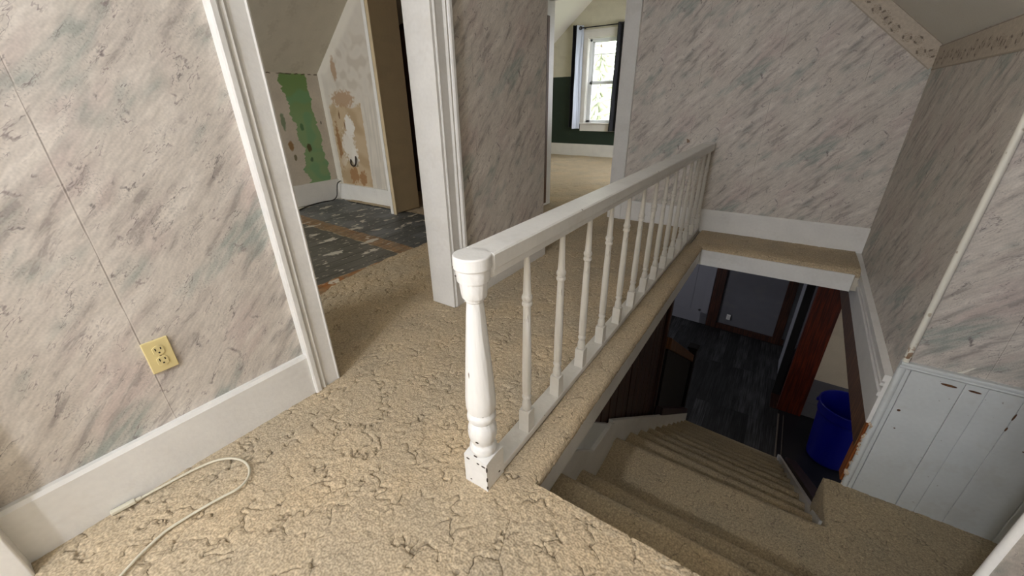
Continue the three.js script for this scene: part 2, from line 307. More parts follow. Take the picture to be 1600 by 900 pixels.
{
  const bt = borderTex(12), bM = std({ map: bt, roughness: 0.7, bumpMap: bt, bumpScale: 0.0015 });
  const strip = (w, h, len, m, parent, name) => { const g = new THREE.BoxGeometry(w, h, 0.003); const uv = g.attributes.uv; for (let i = 0; i < uv.count; i++) uv.setX(i, uv.getX(i) * len); return mesh(name, g, m, parent); };
  const a = strip(2.0, 0.145, 3.0, bM, wallRight, 'wallpaper_border'); a.rotation.y = -Math.PI / 2; a.position.set(0.6815, 1.413, -3.24);
  const ang = Math.atan2(1.035, -1.246), b = strip(1.7, 0.135, 2.6, bM, wallFar, 'wallpaper_border'); b.rotation.z = ang - Math.PI; b.position.set(0.70 - 0.785 * 0.769 - 0.043, 1.49 + 0.785 * 0.639 - 0.052, -4.228);
}

// ------------------------------------------------------------------ trim of the landing
const bbTop = (z0, z1) => alongZ([[-1.57, -0.02], [-1.545, -0.02], [-1.545, 0.186], [-1.553, 0.198], [-1.57, 0.198]], z0, z1);
struct('baseboard_left', merge(bbTop(0.34, 2.6), bbTop(-0.683, 0.2)), white);
struct('baseboard_near', bx(0.66, 0.683, -0.02, 0.198, -0.80, 2.6), white);
struct('baseboard_passage', bbTop(-2.79, -1.79), white);
struct('baseboard_far', merge(alongX([[-4.23, -0.02], [-4.208, -0.02], [-4.208, 0.192], [-4.216, 0.207], [-4.23, 0.207]], -1.40, 0.683)), white);
// doorway of the unfinished room: moulded casings, jambs
{
  const cas = (z0, dir) => upright([[-1.57, z0], [-1.538, z0], [-1.534, z0 + dir * 0.006], [-1.534, z0 + dir * 0.022], [-1.540, z0 + dir * 0.030], [-1.548, z0 + dir * 0.034], [-1.543, z0 + dir * 0.040], [-1.541, z0 + dir * 0.046], [-1.546, z0 + dir * 0.052], [-1.550, z0 + dir * 0.058], [-1.548, z0 + dir * 0.112], [-1.545, z0 + dir * 0.118], [-1.549, z0 + dir * 0.125], [-1.57, z0 + dir * 0.125]], -0.01, 2.2);
  const t = struct('trim_1', cas(-0.683, -1), white); mesh('head_casing', rbx(-1.57, -1.54, 2.08, 2.2, -1.67, -0.79), white, t);
  mesh('jamb', bx(-1.737, -1.57, -0.02, 2.09, -0.805, -0.785), white, t);
  const s = struct('trim_2', cas(-1.783, 1), white);
  mesh('jamb', upright([[-1.737, -1.64], [-1.552, -1.64], [-1.552, -1.662], [-1.737, -1.672]], 0.0, 2.09), white, s);
  mesh('jamb', bx(-1.737, -1.57, 2.06, 2.09, -1.66, -0.79), white, s);
  const hg = new THREE.CylinderGeometry(0.007, 0.007, 0.10, 14); hg.translate(-1.742, 1.00, -1.672); mesh('hinge', merge(wuv(hg), bx(-1.742, -1.736, 0.952, 1.048, -1.672, -1.645)), blackWood, s);
  for (const y of [0.945, 1.056]) mesh('hinge_tip', rbx(-1.752, -1.732, y - 0.006, y + 0.006, -1.682, -1.662, 0.003), white, s);
  struct('trim_3', rbx(-1.57, -1.488, -0.01, 2.1, 0.20, 0.36, 0.006), white);
}
// bedroom doorway
{
  const t = struct('door_1', upright([[-1.545, -4.215], [-1.54, -4.205], [-1.43, -4.205], [-1.428, -4.198], [-1.402, -4.198], [-1.40, -4.204], [-1.40, -4.23], [-1.545, -4.23]], 0, 2.25), white);
  mesh('jamb', bx(-1.552, -1.53, 0, 2.14, -4.38, -4.212), white, t);
  mesh('jamb', bx(-2.44, -2.42, 0, 2.14, -4.46, -4.225), white, t);
  mesh('hinge_gap_strip', bx(-2.425, -2.416, 0.03, 1.99, -4.35, -4.30), brownWood, t);
  mesh('head', bx(-2.42, -1.53, 2.12, 2.14, -4.38, -4.225), white, t);
}

// ------------------------------------------------------------------ stairwell edge: carpet lip, fascia
{
  const lipPath = [[0.586, 0.002], [0.56, 0.010], [0.53, 0.016], [0.50, 0.014], [0.480, 0.007], [0.467, -0.004], [0.461, -0.018], [0.463, -0.030], [0.469, -0.036]];
  const a = carpetWrap(lipPath, -3.69, -0.80, 0.008, (x, y, z) => [-x, y, z], 0.9, 0.37);
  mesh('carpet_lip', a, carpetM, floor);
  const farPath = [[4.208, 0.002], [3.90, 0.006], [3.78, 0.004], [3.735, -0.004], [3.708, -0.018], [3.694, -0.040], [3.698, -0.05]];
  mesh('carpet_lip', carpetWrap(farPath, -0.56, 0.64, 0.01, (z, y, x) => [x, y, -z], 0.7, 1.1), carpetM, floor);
  struct('trim_4', rbx(-0.50, -0.4665, -0.150, -0.02, -3.71, -0.84, 0.003), white);
  struct('trim_5', alongX([[-3.72, -0.165], [-3.686, -0.165], [-3.686, -0.03], [-3.72, -0.03]], -0.475, 0.61, 0.003), white);
}
// right wall below the floor line: moulded trim, rough joist, broken plaster edge
{
  const sl = (z) => (z + 4.125) / 1.755;                       // 0 at the far end, 1 at the alcove
  const strip = (yt0, yt1, yb0, yb1, x0, x1, z0 = -4.2, z1 = -2.375) => { const t = (z) => [yt0 + (yt1 - yt0) * sl(z), yb0 + (yb1 - yb0) * sl(z)]; const [a, b] = t(z0), [c, d] = t(z1); return alongX([[z0, b], [z1, d], [z1, c], [z0, a]], x0, x1, 0.002); };
  const t = struct('trim_6', strip(-0.008, -0.086, -0.272, -0.392, 0.658, 0.683), white);
  mesh('moulding', strip(-0.008, -0.086, -0.045, -0.125, 0.645, 0.66), white, t);
  mesh('moulding', strip(-0.055, -0.135, -0.070, -0.152, 0.642, 0.66), white, t);
  mesh('moulding', strip(-0.105, -0.190, -0.130, -0.215, 0.648, 0.66), white, t);
  struct('floor_beam', strip(-0.24, -0.392, -0.450, -0.590, 0.662, 0.76, -4.6, -2.40), brownWood);
  struct('trim_7', rbx(0.668, 0.76, -0.84, -0.36, -2.47, -2.392, 0.004), orangeWood);
}

// ------------------------------------------------------------------ wainscot of the alcove, corner beads
{
  const w = tag(group('wainscot', [0, 0, 0]), 'white painted tongue and groove wainscot with chipped paint beside the stair landing', 'wainscot');
  const xs = [0.722, 0.909, 0.982, 1.094, 1.275, 1.45, 1.63, 1.81, 2.0, 2.2];
  for (let i = 0; i < xs.length - 1; i++) mesh('board', rbx(xs[i] + 0.0006, xs[i + 1] - 0.0006, -0.86, -0.012, -2.39, -2.357 - (i % 3 === 1 ? -0.003 : i % 2 * 0.002), 0.003), whiteOld, w);
  mesh('board', rbx(0.70, 0.7205, -0.86, -0.01, -2.39, -2.355, 0.004), whiteOld, w);
  const cb = new THREE.CylinderGeometry(0.017, 0.017, 0.86, 16); cb.translate(0.69, -0.43, -2.366); mesh('corner_bead', wuv(cb), whiteOld, w);
  mesh('cap_rail', merge(alongX([[-2.37, -0.014], [-2.352, -0.014], [-2.346, -0.006], [-2.348, 0.002], [-2.340, 0.008], [-2.340, 0.016], [-2.346, 0.022], [-2.37, 0.022]], 0.674, 2.2)), whiteOld, w);
  const chip = (x, y, a, l, h) => { const g = new THREE.CylinderGeometry(1, 1, 0.0012, 14); g.scale(l, 1, h); g.rotateX(Math.PI / 2); g.rotateZ(a); g.translate(x, y, -2.3535); return g; };
  for (const g of [chip(0.86, -0.045, -0.03, 0.028, 0.006), chip(0.945, -0.045, -0.03, 0.022, 0.005), chip(0.745, -0.25, 0.4, 0.007, 0.006), chip(0.762, -0.36, 0, 0.004, 0.003), chip(1.24, -0.36, -0.7, 0.018, 0.006), chip(1.18, -0.28, 0, 0.006, 0.003), chip(1.093, -0.12, 1.5, 0.02, 0.003), chip(1.093, -0.19, 1.5, 0.012, 0.003)]) mesh('chipped_spot', wuv(g), brownWood, w);
  const r = rng(33), rub = [];
  for (let i = 0; i < 16; i++) { const g = new THREE.IcosahedronGeometry(0.008 + 0.010 * r(), 1); const p = g.attributes.position; for (let k = 0; k < p.count; k++) { const q = 0.75 + 0.5 * NZ(p.getX(k) * 300 + i * 7 + 50, p.getY(k) * 300 + p.getZ(k) * 200 + 90, 200, 200); p.setXYZ(k, p.getX(k) * q, p.getY(k) * q * 1.5, p.getZ(k) * q); } g.computeVertexNormals(); g.translate(0.676 + 0.008 * r(), -0.83 + 0.44 * i / 15, -2.372 + 0.012 * r()); rub.push(wuv(g)); }
  mesh('broken_plaster', merge(rub), std({ color: 0xcdb9a0, roughness: 0.95 }), wallAlcove);
}
mesh('torn_paper', alongZ([[0.868, 0.024], [0.885, 0.026], [0.914, 0.068], [0.905, 0.062]], -2.3695, -2.3665), std({ color: 0xe6e1d4, roughness: 0.9 }), wallAlcove);
mesh('torn_paper', alongZ([[-0.846, 0.845], [-0.838, 0.805], [-0.812, 0.815], [-0.822, 0.835]], -4.2295, -4.2275), std({ color: 0x8a7462, roughness: 0.9 }), wallFar);
function bead(x, z, y0, y1, rust) {
  const g = new THREE.CylinderGeometry(0.0135, 0.0135, y1 - y0, 18, 24); g.translate(x, (y0 + y1) / 2, z);
  const t = struct('trim_8', wuv(g), rust);
  return t;
}
{
  const M = makeNoise(77);
  const rustM = std({ map: tex(256, 1024, (u, v, c) => { c[0] = 226; c[1] = 222; c[2] = 208; mixc(c, [110, 72, 44], sm(0.1, 0.3, M(u * 12, v * 60, 12, 60) + 0.4 * M(u * 30, v * 140, 30, 140)) * sm(0.10, 0.01, v) * 0.9); mixc(c, [140, 120, 96], 0.5 * sm(0.6, 0.7, M(u * 9, v * 40, 9, 40))); }, true, [0.4, 1.6]), roughness: 0.4 });
  bead(0.690, -2.362, 0.02, 1.5, rustM);
  bead(0.683, -1.215, -0.84, 1.5, white);
}

// ------------------------------------------------------------------ staircase
const stair = tag(group('staircase'), 'steep staircase under beige sculpted carpet dropping to the dark lower hall', 'staircase');
{
  const at = (z, y, x) => [x, y, -z];
  const nose = (zn, y) => [[zn - 0.055, y + 0.001], [zn - 0.036, y - 0.003], [zn - 0.019, y - 0.012], [zn - 0.007, y - 0.025], [zn, y - 0.041], [zn - 0.007, y - 0.057], [zn - 0.026, y - 0.066]];
  const step = (zb, zn, y, drop, x0, x1, st, amp, so) => carpetWrap([[zb, y], ...nose(zn, y), [zn - 0.030, y - drop]], x0, x1, st, at, amp, so);
  mesh('stair_edge', step(0.812, 0.838, 0, 0.28, -0.50, 0.683, 0.006, 0.7, 0.2), carpetM, stair);
  mesh('tread', step(0.81, 1.143, -0.28, 0.28, -0.535, 0.683, 0.0075, 0.7, 0.71), carpetWorn, stair);
  mesh('tread', step(1.115, 1.438, -0.559, 0.28, -0.535, 0.683, 0.0075, 0.7, 1.13), carpetWorn, stair);
  mesh('landing', step(1.41, 2.022, -0.838, 0.2, -0.535, 0.588, 0.0075, 0.7, 0.43), carpetWorn, stair);
  // side part of the landing, turning under the wainscot, with its own rolled edge
  const sideAt = (a, y, z) => [-a, y, z];
  mesh('landing', carpetWrap([[-1.9, -0.838], [-0.66, -0.838], [-0.61, -0.840], [-0.596, -0.848], [-0.590, -0.862], [-0.590, -1.10]], -2.362, -1.995, 0.009, sideAt, 0.7, 0.9), carpetWorn, stair);
  mesh('landing', carpetWrap([[-1.9, -0.838], [-0.585, -0.838], [-0.54, -0.846]], -1.998, -1.2, 0.009, sideAt, 0.7, 0.9), carpetWorn, stair);
  mesh('landing_edge', bx(0.592, 0.70, -1.1, -0.846, -2.364, -2.355), carpetWorn, stair);
  // the long lower flight runs a little askew of the landing
  const lower = (g) => { g.translate(-0.025, 0, 2.022); g.rotateY(-3.0 * D2R); g.translate(0.025, 0, -2.022); return g; };
  for (let k = 1; k <= 10; k++) {
    const y = -0.838 - 0.2 * k, z = 2.022 + 0.277 * k;
    mesh('tread', lower(step(z - 0.305, z, y, 0.2, -0.53, 0.575, 0.011, 0.28, 0.31 * k)), carpetWorn, stair);
  }
  // painted skirt boards
  const skirtTop = (z) => -0.612 - (z - 1.86) * 0.727;
  mesh('skirt_board', alongX([[-0.86, -0.09], [-0.86, -1.2], [-1.6, -1.7], [-1.97, -1.7], [-1.90, -0.640], [-1.855, -0.612], [-1.563, -0.565], [-1.162, -0.205], [-1.02, -0.10]], -0.56, -0.529, 0.003), white, stair);
  mesh('skirt_board', lower(alongX([[-1.86, -0.612], [-1.86, -1.5], [-4.86, -3.04], [-4.86, skirtTop(4.86)]], -0.56, -0.529, 0.003)), white, stair);
  mesh('skirt_board', lower(alongX([[-2.10, -0.885], [-2.10, -1.5], [-4.86, -3.04], [-4.86, -2.86]], 0.574, 0.603, 0.003)), white, stair);
  mesh('side_panel', alongX([[-0.86, -0.06], [-0.86, -0.5], [-1.60, -0.9], [-1.855, -0.62], [-1.497, -0.318], [-1.20, -0.06]], -0.575, -0.552), whiteOld, stair);
  mesh('carriage', lower(alongX([[-2.05, -1.20], [-2.05, -1.6], [-4.6, -3.04], [-4.95, -3.04]], -0.5, 0.56)), blackWood, stair);
  mesh('cap_board', lower(alongX([[-2.02, -0.86], [-2.02, -1.0], [-4.84, -3.0], [-4.84, -2.84]], 0.655, 0.76, 0.004)), plumWood, stair);
  mesh('cap_board', lower(alongX([[-3.25, -1.53], [-3.25, -1.66], [-4.84, -2.80], [-4.84, -2.70]], -0.60, -0.533, 0.004)), plumWood, stair);
  struct('wall_landing_base', bx(0.60, 2.2, -3.04, -0.87, -2.36, -1.2), greyWall);
}
// dark boarded stair side and the balustrade at its foot
{
  const wl = struct('wall_stair_side', alongX([[-0.9, -0.16], [-0.9, -3.04], [-3.28, -3.04], [-3.28, -0.16]], -0.66, -0.605), blackWood);
  const r = rng(8); let z = -1.2;
  while (z > -3.24) { const w = Math.min(0.12 + 0.05 * r(), z + 3.26); if (w < 0.03) break; mesh('plank', rbx(-0.606, -0.578 - 0.004 * r(), -2.6, -0.13, z - w + 0.006, z - 0.006, 0.006), darkWood, wl); z -= w; }
  mesh('corner_post', rbx(-0.615, -0.545, -3.0, -0.13, -3.31, -3.24, 0.006), darkWood, wl);
  const b = tag(group('lower_balustrade'), 'dark stained balustrade with sloping handrail and square newel at the stair foot', 'balustrade');
  const low = (g) => { g.translate(0.53, 0, 3.27); g.rotateY(-1.6 * D2R); g.translate(-0.53, 0, -3.27); return g; };
  mesh('handrail', low(alongX([[-3.27, -0.74], [-3.27, -0.86], [-4.93, -1.98], [-4.93, -1.87]], -0.57, -0.50, 0.008)), brownWood, b);
  mesh('newel_post', low(merge(rbx(-0.585, -0.485, -3.04, -1.80, -5.03, -4.93, 0.006), rbx(-0.60, -0.47, -1.80, -1.765, -5.045, -4.915, 0.008))), blackWood, b);
  for (let k = 0; k < 11; k++) { const zz = -3.36 - 0.145 * k, yt = -0.86 - (-3.27 - zz) * 0.675; mesh('panel_board', low(rbx(-0.552, -0.52, yt - 1.02, yt + 0.03, zz - 0.0715, zz + 0.0715, 0.004)), blackWood, b); }
}

// ------------------------------------------------------------------ railing round the stairwell
{
  const t = tag(group('stair_railing', [-0.633, 0, -0.75]), 'white painted railing with turned newel and balusters along the stairwell', 'railing');
  const P = (g) => { g.translate(0.633, 0, 0.75); return g; };
  const lathe = (pts, seg = 32) => new THREE.LatheGeometry(pts.map(([r, y]) => new THREE.Vector2(r, y)), seg);
  const luv = (g0, k = 1) => { const g = toCreasedNormals(g0, 0.55); const uv = g.attributes.uv; for (let i = 0; i < uv.count; i++) uv.setXY(i, uv.getX(i) * 0.3 * k, uv.getY(i) * 0.8); return g; };
  const newel = mesh('newel_post', luv(lathe([[0, 0.09], [0.032, 0.10], [0.043, 0.114], [0.043, 0.120], [0.038, 0.124], [0.0405, 0.130], [0.0445, 0.140], [0.0455, 0.150], [0.043, 0.160], [0.037, 0.167], [0.0365, 0.172], [0.042, 0.182], [0.0465, 0.198], [0.0475, 0.214], [0.0465, 0.230], [0.042, 0.246], [0.0355, 0.256], [0.0355, 0.260], [0.042, 0.264], [0.0460, 0.271], [0.0465, 0.279], [0.0450, 0.288], [0.0385, 0.296], [0.0385, 0.300], [0.0445, 0.304], [0.0475, 0.318], [0.0475, 0.352], [0.0445, 0.40], [0.0385, 0.49], [0.032, 0.58], [0.026, 0.66], [0.0235, 0.684], [0.0265, 0.688], [0.0265, 0.699], [0.0345, 0.700], [0.0360, 0.708], [0.0390, 0.735], [0.0390, 0.749], [0.0450, 0.750], [0.0470, 0.772], [0.0465, 0.788], [0, 0.788]], 40)), whiteRail, t);
  // square foot with a rounded-off upper edge
  {
    const g = new THREE.BoxGeometry(0.094, 0.125, 0.094, 16, 10, 16), p = g.attributes.position;
    for (let i = 0; i < p.count; i++) { const y = p.getY(i), x = p.getX(i), z = p.getZ(i); if (y > 0.062) { const d = Math.hypot(x, z); p.setY(i, 0.0625 + 0.012 - 0.4 * Math.max(0, d - 0.044) * Math.max(0, d - 0.03) * 20); } }
    g.computeVertexNormals(); g.translate(0, 0.0525, 0); mesh('newel_base', wuv(g), whiteRail, t);
  }
  const chipM = std({ color: 0x4a4036, roughness: 0.9 });
  for (const [cx, cy, cz, sx, sy, sz] of [[-0.03, 0.108, 0.0475, 0.007, 0.003, 0.002], [0.012, 0.108, 0.0475, 0.006, 0.0025, 0.002], [0.034, 0.107, 0.0475, 0.009, 0.003, 0.002], [0.047, 0.10, 0.047, 0.003, 0.012, 0.003], [0.047, 0.055, 0.047, 0.003, 0.010, 0.003], [0.047, 0.018, 0.047, 0.003, 0.007, 0.003], [-0.022, 0.016, 0.0475, 0.004, 0.002, 0.0015], [0.0475, 0.03, -0.02, 0.002, 0.003, 0.005], [0.012, 0.20, 0.0455, 0.007, 0.003, 0.002], [-0.002, 0.128, 0.0415, 0.008, 0.0025, 0.002], [-0.028, 0.765, 0.036, 0.007, 0.002, 0.002], [-0.036, 0.79, 0.037, 0.003, 0.004, 0.003]]) {
    const g = new THREE.IcosahedronGeometry(1, 1), q = g.attributes.position; for (let i = 0; i < q.count; i++) { q.setXYZ(i, q.getX(i) * sx, q.getY(i) * sy, q.getZ(i) * sz); } g.computeVertexNormals(); g.translate(cx, cy, cz); mesh('chipped_spot', g, chipM, t);
  }
  // rounded cap, running into the handrail
  const cap = new THREE.Shape(); cap.absarc(0, 0, 0.0525, 0, Math.PI * 2);
  const cg = new THREE.ExtrudeGeometry(cap, { depth: 0.028, bevelEnabled: true, bevelThickness: 0.005, bevelSize: 0.004, bevelOffset: -0.004, bevelSegments: 3, curveSegments: 24 });
  cg.rotateX(-Math.PI / 2); cg.translate(0, 0.790, 0); mesh('newel_cap', wuv(cg), whiteRail, t);
  const rail = alongZ([[-0.682, 0.757], [-0.676, 0.752], [-0.594, 0.752], [-0.588, 0.757], [-0.586, 0.775], [-0.583, 0.780], [-0.583, 0.818], [-0.588, 0.823], [-0.678, 0.823], [-0.683, 0.818], [-0.683, 0.780], [-0.680, 0.775]], -4.20, -0.782);
  mesh('handrail', P(rail), whiteRail, t);
  mesh('base_rail', P(rbx(-0.662, -0.589, 0.0, 0.030, -4.205, -0.79, 0.004)), whiteRail, t);
  const bal = luv(lathe([[0.001, 0.118], [0.014, 0.124], [0.0175, 0.130], [0.0185, 0.142], [0.0175, 0.156], [0.0145, 0.170], [0.0125, 0.176], [0.0165, 0.180], [0.018, 0.187], [0.0165, 0.194], [0.0135, 0.198], [0.0165, 0.206], [0.017, 0.24], [0.0165, 0.34], [0.0148, 0.46], [0.0132, 0.55], [0.0128, 0.566], [0.0168, 0.570], [0.0182, 0.576], [0.0165, 0.583], [0.0138, 0.586], [0.0168, 0.591], [0.0185, 0.599], [0.0165, 0.607], [0.014, 0.611], [0.0132, 0.63], [0.0108, 0.70], [0.0095, 0.753]], 20));
  const sq = new THREE.BoxGeometry(0.042, 0.098, 0.042, 6, 6, 6), sp = sq.attributes.position;
  for (let i = 0; i < sp.count; i++) if (sp.getY(i) > 0.048) { const d = Math.hypot(sp.getX(i), sp.getZ(i)); sp.setY(i, 0.049 + 0.004 - 28 * Math.max(0, d - 0.017) ** 2 * 1.2); }
  sq.computeVertexNormals(); sq.translate(0, 0.076, 0);
  const balGeo = merge(bal, wuv(sq));
  const sideways = [];
  for (let k = 0; k < 14; k++) { const z = -0.992 - 0.243 * k; if (z < -4.17) break; const m = mesh('baluster', balGeo, whiteRail, t); m.position.set(-0.613 + 0.633, 0, z + 0.75); sideways.push(m); }
}

// ------------------------------------------------------------------ unfinished room
{
  // plank floor: worn grey paint, bare strips where linoleum edges were
  const X0 = -5.3, X1 = -2.3, Z0 = -3.7, Z1 = -0.1, N = makeNoise(101), M = makeNoise(102);
  const paintMap = tex(2048, 2048, (u, v, c) => {
    const x = X0 + u * (X1 - X0), z = -(v * (Z1 - Z0) - Z1), fx = u * 3, fz = v * 3.6;
    const grain = N(x * 60 + 400, z * 4 + 60, 4096, 512) + 0.5 * N(x * 140 + 900, z * 9 + 90, 4096, 512);
    c[0] = 84; c[1] = 87; c[2] = 87;
    mixc(c, [112, 116, 117], sm(-0.3, 0.6, N(x * 3 + 50, z * 3 + 50, 512, 512) + 0.4 * M(x * 9 + 80, z * 7 + 40, 512, 512)));
    if (z > -2.3 + 0.057 * (x + 2.7)) mixc(c, [92, 86, 72], 0.55);
    const k = 1 + 0.10 * grain; c[0] *= k; c[1] *= k; c[2] *= k;
    const lineZ = -2.275 + 0.057 * (x + 2.7) + 0.012 * N(x * 7 + 70, 3.3, 512, 64), lineX = -2.67 + 0.012 * M(z * 8 + 90, 1.1, 512, 64);
    const inStrip = (1 - sm(0.082, 0.094, Math.abs(z - lineZ))) , inSide = sm(lineX - 0.004, lineX + 0.004, x);
    const bare = Math.max(inStrip * (x < lineX + 0.02 ? 1 : 0), inSide);
    const wood = [166, 132, 94]; mixc(wood, [128, 92, 58], sm(-0.4, 0.6, grain)); mixc(wood, [172, 98, 34], 0.6 * inSide * sm(-0.1, 0.4, N(x * 6 + 30, z * 3 + 20, 512, 512) + (z > -1.95 ? 0.5 : -0.2))); mixc(wood, [150, 132, 108], 0.5 * sm(0, 0.5, M(x * 5 + 20, z * 9 + 30, 512, 512)));
    mixc(c, wood, bare * (0.75 + 0.25 * sm(-0.2, 0.2, M(x * 20 + 40, z * 20 + 40, 512, 512))));
    // dried plaster drops, stretched along the boards
    const sp = N(x * 8 + 200, z * 5 + 200, 2048, 2048) + 0.35 * M(x * 30 + 200, z * 18 + 200, 2048, 2048);
    mixc(c, [214, 208, 194], 0.92 * sm(0.50, 0.58, sp));
    const sp2 = M(x * 30 + 300, z * 16 + 300, 2048, 2048) + 0.4 * N(x * 70 + 30, z * 40 + 30, 4096, 4096);
    mixc(c, [200, 190, 172], 0.8 * sm(0.60, 0.72, sp2));
    mixc(c, [196, 178, 150], 0.8 * (1 - sm(0.004, 0.010, Math.abs(z - lineZ - 0.088))) * (x < lineX ? 1 : 0) * sm(-0.3, 0.1, N(x * 12 + 50, z * 12 + 50, 512, 512)));
    mixc(c, [196, 178, 150], 0.7 * (1 - sm(0.003, 0.008, Math.abs(x - lineX))) * sm(-0.25, 0.1, N(x * 12 + 50, z * 12 + 50, 512, 512)));
  });
  paintMap.wrapS = paintMap.wrapT = THREE.ClampToEdgeWrapping;
  const pM = std({ map: paintMap, roughness: 0.5, bumpMap: paintBump, bumpScale: 0.0005 });
  const fl = struct('floor_unfinished_room', bx(-5.3, -1.737, -0.12, -0.05, -4.3, 2.6), blackWood);
  const r = rng(55);
  for (let k = 0; k < 22; k++) {
    const x0 = -5.18 + 0.128 * k, g = new RoundedBoxGeometry(0.125, 0.04, 3.4, 1, 0.0015); g.translate(x0 + 0.064, -0.0405 + 0.0015 * (r() - 0.5), -1.66);
    const p = g.attributes.position, uv = new Float32Array(p.count * 2); for (let i = 0; i < p.count; i++) { uv[2 * i] = (p.getX(i) - X0) / (X1 - X0); uv[2 * i + 1] = (Z1 - p.getZ(i)) / (Z1 - Z0); }
    g.setAttribute('uv', new THREE.BufferAttribute(uv, 2)); mesh('plank', g, pM, fl);
  }
  // knee wall with the green patch
  const gU = (z) => (z + 3.34), A = makeNoise(201), B = makeNoise(202);
  const greenMap = tex(1024, 1024, (u, v, c) => {                      // u 0..1 = z -3.34..-2.34 (mirrored below), v 0..1 = y 0..1.53
    const z = -3.34 + u, y = v * 1.53, q = (p, f) => A(p * f + 70, y * f * 0.9 + 33, 512, 512);
    c[0] = 198; c[1] = 188; c[2] = 172; const k = 1 + 0.04 * A(u * 9, v * 9, 64, 64) + 0.02 * B(u * 50, v * 60, 256, 256); c[0] *= k; c[1] *= k; c[2] *= k;
    const yy = (y - 0.25) / 1.27;
    const right = -3.235 + 0.055 * sm(0, 1, yy) + 0.022 * B(y * 13 + 3, 4.5, 256, 64) + 0.012 * B(y * 40 + 3, 9.5, 256, 64), left = -2.94 + 0.11 * sm(0.25, 0.95, yy) + 0.05 * B(y * 5 + 9, 1.5, 64, 64) + 0.03 * B(y * 17 + 5, 7.5, 256, 64) + 0.018 * B(y * 45 + 5, 3.5, 256, 64);
    const e = 0.004 * A(z * 90 + 300, y * 90, 1024, 1024);
    const inside = sm(right - 0.004, right + 0.004, z + e) * (1 - sm(left - 0.004, left + 0.004, z + e)) * sm(0.235, 0.245, y + 0.3 * e) * (1 - sm(1.515, 1.53, y));
    const g = [132, 162, 114]; mixc(g, [112, 142, 82], sm(0.5, 1.0, yy)); mixc(g, [110, 158, 116], 0.6 * sm(0, 0.5, A(u * 6, v * 9, 64, 64)));
    mixc(c, g, inside * 0.97);
    const blob = (zz, yc, rz, ry, col, s) => mixc(c, col, s * (1 - sm(0.7, 1.1, Math.hypot((z - zz) / rz, (y - yc) / ry) + 0.3 * B(u * 30, v * 40, 256, 256))));
    blob(-3.03, 0.68, 0.035, 0.05, [84, 74, 44], 0.85); blob(-3.03, 0.535, 0.022, 0.028, [72, 100, 70], 0.8); blob(-2.80, 0.72, 0.035, 0.06, [142, 108, 66], 0.9); blob(-2.99, 0.93, 0.025, 0.05, [70, 108, 70], 0.7); blob(-2.77, 1.0, 0.03, 0.1, [110, 128, 96], 0.8); blob(-2.82, 0.58, 0.02, 0.04, [104, 98, 70], 0.8); blob(-3.26, 0.97, 0.013, 0.02, [110, 104, 96], 0.8);
    if (Math.abs(y - 1.52 - 0.006 * A(z * 20 + 40, 2, 256, 64)) < 0.006) mixc(c, [70, 60, 44], 0.8 * sm(-0.2, 0.2, A(z * 12 + 99, 5, 256, 64)));
  });
  const gw = new THREE.BoxGeometry(0.1, 1.56, 5.94); gw.translate(-5.23, 0.77, -0.37); { const p = gw.attributes.position, uv = gw.attributes.uv; for (let i = 0; i < p.count; i++) uv.setXY(i, gU(p.getZ(i)), (p.getY(i)) / 1.53); }
  greenMap.wrapS = THREE.ClampToEdgeWrapping; greenMap.wrapT = THREE.ClampToEdgeWrapping;
  struct('wall_knee', gw, std({ map: greenMap, roughness: 0.8 }));
  // gable side with stripped brown drywall face
  const brownMap = tex(1024, 2048, (u, v, c) => {                        // u = x -5.3..-3.7 (1.6 m), v = y 0..2.5
    const x = -5.3 + 1.6 * u, y = 2.5 * v, n = A(x * 9 + 50, y * 9 + 50, 512, 512), n2 = B(x * 30 + 50, y * 30 + 50, 1024, 1024);
    c[0] = 208; c[1] = 201; c[2] = 188; const k = 1 + 0.03 * n; c[0] *= k; c[1] *= k; c[2] *= k;
    mixc(c, [178, 168, 152], 0.6 * sm(-0.2, 0.5, n) * sm(1.15, 1.45, y) * (1 - sm(1.7, 2.1, y)) * sm(-4.95, -4.8, x));
    const eL = -5.055 + 0.012 * n2, eR = -4.425 + 0.01 * n2, eT = 1.17 + 0.05 * n + 0.02 * n2;
    const box = sm(eL - 0.006, eL + 0.006, x) * (1 - sm(eR - 0.006, eR + 0.006, x)) * (1 - sm(eT - 0.02, eT + 0.02, y)) * sm(0.19, 0.2, y);
    const paperC = [188, 166, 134]; mixc(paperC, [174, 150, 116], sm(-0.1, 0.5, A(x * 4 + 20, y * 5 + 20, 256, 256)));
    mixc(c, paperC, box * 0.95);
    mixc(c, [170, 140, 110], 0.85 * (1 - sm(0.8, 1.25, Math.hypot((x + 4.75) / 0.20, (y - 1.24) / 0.09) + 0.35 * n2)));
    const bl = (xc, yc, rx, ry, col, s, w = 0.35) => mixc(c, col, s * (1 - sm(0.75, 1.15, Math.hypot((x - xc) / rx, (y - yc) / ry) + w * n2 + 0.25 * n)));
    bl(-4.71, 0.93, 0.10, 0.13, [226, 222, 214], 0.95); bl(-4.78, 0.68, 0.15, 0.2, [222, 216, 206], 0.9); bl(-4.70, 0.55, 0.07, 0.12, [224, 218, 208], 0.9);
    bl(-4.98, 0.70, 0.045, 0.26, [142, 104, 66], 0.85); bl(-4.95, 0.50, 0.06, 0.07, [206, 192, 170], 0.8); bl(-4.76, 0.32, 0.10, 0.11, [156, 116, 76], 0.9, 0.5); bl(-4.60, 0.30, 0.07, 0.09, [156, 116, 76], 0.9, 0.5); bl(-4.68, 0.40, 0.02, 0.08, [206, 182, 144], 0.8);
    bl(-4.88, 1.06, 0.018, 0.05, [110, 80, 50], 0.8); bl(-4.80, 0.94, 0.015, 0.05, [110, 80, 50], 0.7);
